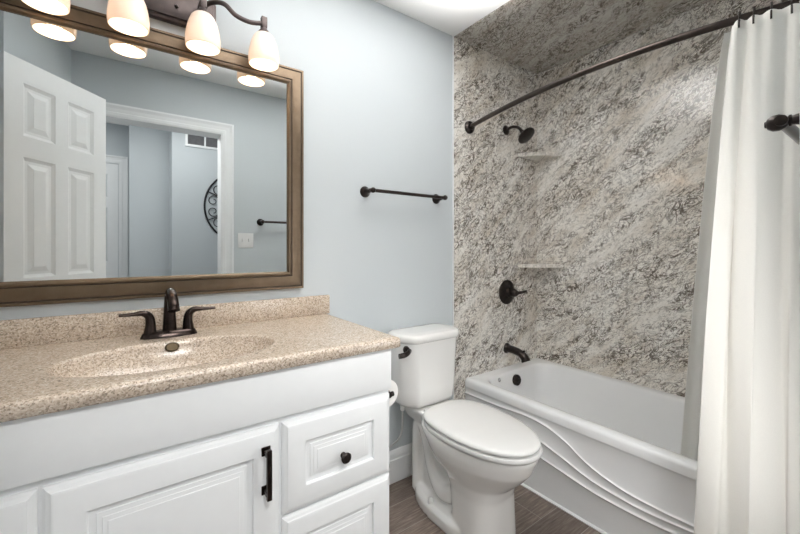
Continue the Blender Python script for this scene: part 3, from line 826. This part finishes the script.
# ------------------------------------------------------------------ tub spout, valve, shower head
PF = -0.007
ts = thing('tub_spout', (2.022, PF, 0.550), 'dark bronze tub spout low on the granite panel above the bathtub rim', 'spout')
bm = bmesh.new()
lathe(bm, (2.022, PF, 0.550), (0, -1, 0), [(0.034, 0), (0.034, 0.004), (0.026, 0.012), (0.022, 0.022), (0.02, 0.03), (0.0, 0.03)], 28)
tube(bm, spline([(2.022, PF - 0.005, 0.550), (2.022, PF - 0.06, 0.548), (2.022, PF - 0.105, 0.538), (2.022, PF - 0.135, 0.519), (2.022, PF - 0.148, 0.496)], 24), lerp_list([0.025, 0.024, 0.024, 0.026, 0.029], 24), 24)
obj('body', bm, M['bronze'], ts, 50)
bm = bmesh.new(); lathe(bm, (2.022, PF - 0.128, 0.538), (0, -0.25, 1), [(0.0045, 0), (0.0045, 0.014), (0.008, 0.018), (0.008, 0.024), (0, 0.026)], 16)
obj('diverter_knob', bm, M['bronze'], ts)
sv = thing('shower_valve', (2.022, PF, 0.917), 'round dark bronze shower valve with lever on the granite panel', 'shower valve')
bm = bmesh.new(); lathe(bm, (2.022, PF, 0.917), (0, -1, 0), [(0.080, 0), (0.080, 0.003), (0.074, 0.007), (0.045, 0.012), (0.032, 0.016), (0.028, 0.03), (0, 0.03)], 40)
obj('escutcheon', bm, M['bronze'], sv)
bm = bmesh.new()
lathe(bm, (2.022, PF - 0.028, 0.917), (0, -1, 0), [(0.024, 0), (0.026, 0.006), (0.024, 0.018), (0.027, 0.022), (0.025, 0.038), (0.018, 0.050), (0, 0.052)], 28)
tube(bm, spline([(2.022, PF - 0.060, 0.917), (2.045, PF - 0.078, 0.918), (2.068, PF - 0.088, 0.921), (2.098, PF - 0.094, 0.925)], 20), lerp_list([0.012, 0.010, 0.0085, 0.0095], 20), 16)
obj('lever_handle', bm, M['bronze'], sv, 50)
sh = thing('overhead_shower', (2.012, PF, 1.976), 'dark bronze round shower head on a curved arm above the upper shelf', 'shower head')
bm = bmesh.new(); lathe(bm, (2.012, PF, 1.976), (0, -1, 0), [(0.031, 0), (0.031, 0.004), (0.022, 0.010), (0.012, 0.013), (0, 0.013)], 28)
obj('flange', bm, M['bronze'], sh)
bm = bmesh.new(); tube(bm, spline([(2.012, PF - 0.005, 1.976), (2.013, PF - 0.05, 1.984), (2.018, PF - 0.092, 1.970), (2.022, PF - 0.122, 1.935)], 24), 0.0095, 16)
obj('arm', bm, M['bronze'], sh)
bm = bmesh.new(); hd = Vector((0.05, -0.68, -0.73))
lathe(bm, Vector((2.022, PF - 0.118, 1.940)), hd, [(0.0, -0.004), (0.013, -0.004), (0.014, 0.008), (0.012, 0.012), (0.018, 0.018), (0.034, 0.026), (0.050, 0.034), (0.057, 0.040), (0.057, 0.048), (0.053, 0.050), (0.0, 0.050)], 36)
hd_o = obj('head', bm, M['bronze'], sh)
bm = bmesh.new()
x_, y_, d_ = axis_frame(hd); c0 = Vector((2.022, PF - 0.118, 1.940)) + d_ * 0.050
for ring_r, cnt in ((0.012, 6), (0.025, 12), (0.038, 18)):
    for i in range(cnt):
        a = 2 * PI * i / cnt
        lathe(bm, c0 + (x_ * math.cos(a) + y_ * math.sin(a)) * ring_r, d_, [(0.0022, -0.001), (0.0018, 0.003), (0, 0.003)], 6)
obj('nozzles', bm, M['black_iron'], hd_o)

# corner shelves
def shelf(z0, z1, ax, by, label):
    bm = bmesh.new()
    cxx, cyy = XR - 0.007, PF
    pts = [(cxx, cyy), (ax, cyy)]
    for k in range(0, 13):
        u = k / 12
        x = ax + (cxx - ax) * u; y = cyy - 0.012 + (by + 0.0 - cyy + 0.012) * u
        bulge = 0.030 * math.sin(PI * u)
        pts.append((x - bulge * 0.7, y - bulge * 0.7))
    pts.append((cxx, by))
    loft(bm, [[(x, y, z0) for x, y in pts], [(x, y, z1) for x, y in pts]])
    bmesh.ops.remove_doubles(bm, verts=bm.verts, dist=0.0005)
    o = obj('corner_shelf', bm, M['granite_shelf_lit'], None, 30, (cxx, cyy, z0))
    tag(o, label, 'shelf', 'granite corner shelves')
shelf(1.820, 1.842, 2.137, -0.190, 'upper granite corner shelf, just under the shower head')
shelf(1.076, 1.097, 2.137, -0.205, 'lower granite corner shelf, beside the shower valve')

# ------------------------------------------------------------------ curtain rod, curtain, liner, rings
ROD_Z = 1.930
def rod_x(y):
    u = max(0.0, min(1.0, (-y) / 1.533)) ** 1.2
    return 1.668 - 0.142 * (1 - (2 * u - 1) ** 2) ** 0.9
rod = thing('curtain_rod', (1.668, -0.77, ROD_Z), 'long bowed bronze shower curtain rod over the bathtub', 'curtain rod')
bm = bmesh.new()
tube(bm, [(rod_x(-y), -y, ROD_Z) for y in [0.012 + 1.509 * i / 60 for i in range(61)]], 0.0128, 18)
obj('rod', bm, M['bronze_rod'], rod)
for y, dy in ((PF, -1), (YC + 0.007, 1)):
    bm = bmesh.new(); lathe(bm, (1.668, y, ROD_Z), (-0.25, dy, 0), [(0.038, -0.006), (0.038, 0.006), (0.033, 0.014), (0.020, 0.02), (0.017, 0.032), (0, 0.032)], 28)
    obj('flange', bm, M['bronze'], rod)

def curtain_mesh(xy, z_top, z_bot, nu, nv, th):
    """sheet from xy(u, v) with a real thickness"""
    bm = bmesh.new()
    grid = []
    for i in range(nu + 1):
        col = []
        for j in range(nv + 1):
            u, v = i / nu, j / nv
            x, y = xy(u, v); zt = z_top(u)
            col.append(bm.verts.new((x, y, zt + (z_bot - zt) * v)))
        grid.append(col)
    for i in range(nu):
        for j in range(nv):
            bm.faces.new((grid[i][j], grid[i + 1][j], grid[i + 1][j + 1], grid[i][j + 1]))
    bmesh.ops.recalc_face_normals(bm, faces=bm.faces)
    bmesh.ops.solidify(bm, geom=bm.faces[:], thickness=th)
    return bm
def hang(u, v):
    y_top = -1.252 - 0.265 * u ** 1.25
    y_bot = -1.170 - 0.355 * u
    y = y_top + (y_bot - y_top) * v ** 0.8
    ph = 2 * PI * 2.3 * u ** 0.9 + 0.4
    cr = math.sin(PI * (0.35 + 3.1 * u + 0.12 * math.sin(4 * v)))
    big = 0.8 - 1.6 * (cr * cr + 0.012) ** 0.42 + 0.25 * math.sin(7 * u + 2 * v)
    pleat = math.sin(2 * PI * 6.0 * u + 1.0) * max(0.0, 1 - v * 2.2)
    amp = 0.006 + 0.016 * min(1.0, v * 2.0)
    x = rod_x(y_top) - 0.021 - 0.044 * v + amp * big + 0.003 * pleat + 0.002 * math.sin(9 * u + 6 * v)
    y += 0.010 * math.sin(2 * ph + 0.4) * min(1, v * 2)
    return x, y
RU = [0.10, 0.25, 0.40, 0.55, 0.70, 0.84, 0.96]
def ztop(u):
    k = min(abs(u - r) for r in RU)
    return 1.920 - min(0.006, k * k * 1.6) - 0.012 * max(0.0, 1 - u / 0.12)
cur = obj('shower_curtain', curtain_mesh(hang, ztop, 0.06, 170, 60, 0.0012), M['curtain'], None, 180, (1.56, -1.38, 0.06))
tag(cur, 'cream fabric shower curtain hanging in folds outside the bathtub', 'curtain')
def hang2(u, v):
    y_top = -1.226 - 0.28 * u
    y_bot = -1.032 - 0.27 * u
    y = y_top + (y_bot - y_top) * v ** 0.75
    x0 = rod_x(y_top) + 0.016
    x = x0 + (1.778 - x0) * v ** 0.7 + (0.006 + 0.010 * v) * math.sin(2 * PI * 3.0 * u + 1.3) * min(1.0, u * 5)
    return x, y
lin = thing('shower_liner', (1.70, -1.30, 0.22), 'grey translucent shower liner hanging inside the bathtub behind the cream curtain', 'shower liner')
obj('sheet', curtain_mesh(hang2, lambda u: 1.905, 0.22, 110, 50, 0.0008), M['liner'], lin, 180)
bm = bmesh.new()
lathe(bm, (1.745, -1.084, 0.742), (-1, 0, 0), [(0.006, 0), (0.006, 0.002), (0.004, 0.004), (0, 0.004)], 16)
lathe(bm, (1.745, -1.084, 0.728), (-1, 0, 0), [(0.004, 0), (0.004, 0.002), (0, 0.003)], 12)
obj('weight', bm, M['plastic'], lin)
# rings: one with its parts, then copies
def ring_xy(u):
    y = -1.252 - 0.265 * u ** 1.25
    return rod_x(y), y
def make_ring(label):
    t = thing('curtain_ring', (0, 0, 0), label, 'curtain ring', 'bronze rings on the curtain rod', 0, True)
    bm = bmesh.new()
    pts = []
    for i in range(25):
        a = math.radians(-60 + 300 * i / 24)
        pts.append((0.019 * math.cos(a) , 0.0, 0.019 * math.sin(a)))
    tube(bm, pts, 0.0024, 8)
    tube(bm, spline([pts[0], (0.004, 0, -0.022), (-0.012, 0, -0.020), (-0.030, 0, -0.014), (-0.036, 0, -0.026), (-0.035, 0, -0.042)], 14), 0.0026, 8)
    obj('hook', bm, M['bronze'], t)
    for k in range(3):
        bm = bmesh.new()
        a = math.radians(55 + 35 * k)
        lathe(bm, (0.0185 * math.cos(a) - 0.0, -0.003, 0.0185 * math.sin(a)), (0, 1, 0), [(0.0, 0.0), (0.0035, 0.0005), (0.0045, 0.003), (0.0035, 0.0055), (0, 0.006)], 10)
        obj('roller_bead', bm, M['bronze'], t)
    return t
ring_words = ['first ring from the free edge of the cream curtain', 'second ring from the free edge of the cream curtain', 'third ring from the free edge of the cream curtain',
              'fourth ring from the free edge of the cream curtain', 'fifth ring from the free edge of the cream curtain', 'sixth ring from the free edge of the cream curtain', 'last ring of the cream curtain, nearest the door wall']
r0 = make_ring(ring_words[0])
kids = list(r0.children)
for i, u in enumerate(RU):
    if i == 0: t = r0
    else:
        t = r0.copy(); COL.objects.link(t)
        for k_ in kids:
            c_ = k_.copy(); COL.objects.link(c_); c_.parent = t
    x, y = ring_xy(u)
    t.location = (x, y, ROD_Z); t.rotation_euler = (0, 0, 0.12)
    t['label'] = 'bronze roller ' + ring_words[i]

# ------------------------------------------------------------------ things seen only in the mirror
sw = thing('light_switch', (0.757, YC, 1.265), 'white double light switch beside the doorway, seen in the mirror', 'light switch')
obj('plate', B((0.700, YC, 1.207), (0.815, YC + 0.006, 1.322), 0.002, 2), M['plastic'], sw)
for x in (0.734, 0.781):
    obj('toggle', B((x - 0.005, YC + 0.006, 1.256), (x + 0.005, YC + 0.014, 1.280), 0.001, 1), M['plastic'], sw)
ve = thing('air_vent', (0.76, -2.55, 2.24), 'white louvred air vent high on the hall wall, seen in the mirror', 'air vent')
bm = bmesh.new()
vx0, vx1, vz0, vz1 = 0.455, 1.075, 2.178, 2.330
nsec = 4
xs = [vx0 + 0.022 + (vx1 - vx0 - 0.03) / nsec * k for k in range(nsec + 1)]
for lo, hi in (((vx0, -2.55, vz0), (vx1, -2.540, vz0 + 0.022)), ((vx0, -2.55, vz1 - 0.022), (vx1, -2.540, vz1)), ((vx0, -2.55, vz0 + 0.02), (vx0 + 0.022, -2.540, vz1 - 0.02)), ((vx1 - 0.022, -2.55, vz0 + 0.02), (vx1, -2.540, vz1 - 0.02))):
    box(bm, lo, hi, 0.001, 1)
for x in xs[1:-1]: box(bm, (x - 0.007, -2.55, vz0 + 0.02), (x + 0.007, -2.540, vz1 - 0.02))
obj('frame', bm, M['white_paint'], ve, 30)
obj('backing', B((vx0 + 0.01, -2.5499, vz0 + 0.01), (vx1 - 0.01, -2.547, vz1 - 0.01)), M['vent_dark'], ve, 0)
bm = bmesh.new()
for k in range(9):
    z = vz0 + 0.03 + k * 0.0118
    bm.faces.new([bm.verts.new(q) for q in ((vx0 + 0.02, -2.5465, z), (vx1 - 0.02, -2.5465, z), (vx1 - 0.02, -2.542, z - 0.006), (vx0 + 0.02, -2.542, z - 0.006))])
bmesh.ops.solidify(bm, geom=bm.faces[:], thickness=0.001)
obj('louvres', bm, M['vent_dark'], ve, 0)
art = thing('wall_art', (0.985, -2.55, 1.62), 'round black iron scrollwork on the hall wall, seen in the mirror', 'wall art')
AC = Vector((0.985, -2.540, 1.62)); AR = 0.365
bm = bmesh.new()
def circ(r, n=64): return [AC + Vector((math.cos(2 * PI * i / n) * r, 0, math.sin(2 * PI * i / n) * r)) for i in range(n + 1)]
tube(bm, circ(AR), 0.009, 8, up=(0, 1, 0)); obj('ring', bm, M['black_iron'], art, 60)
bm = bmesh.new(); tube(bm, circ(0.10, 40), 0.005, 8, up=(0, 1, 0)); obj('hub_ring', bm, M['black_iron'], art, 60)
bm = bmesh.new()
for k in range(8):
    a0 = 2 * PI * k / 8 + PI / 8
    rdir = Vector((math.cos(a0), 0, math.sin(a0))); tdir = Vector((-math.sin(a0), 0, math.cos(a0)))
    tube(bm, [AC + rdir * 0.10, AC + rdir * (AR - 0.004)], 0.005, 8, up=(0, 1, 0))
    for sg in (-1, 1):
        pts = []
        for i in range(34):
            u = i / 33
            th_ = u * 2.6 * PI
            r_ = 0.058 * (1 - 0.72 * u)
            cpt = AC + rdir * 0.285 + tdir * sg * 0.062
            pts.append(cpt + rdir * (-math.cos(th_) * r_) - tdir * sg * math.sin(th_) * r_)
        pts = [AC + rdir * 0.12 + tdir * sg * 0.004, AC + rdir * 0.19 + tdir * sg * 0.03] + pts[1:]
        tube(bm, spline(pts, 70), 0.0042, 6, up=(0, 1, 0))
obj('scrolls', bm, M['black_iron'], art, 60)
bpy.context.view_layer.update()
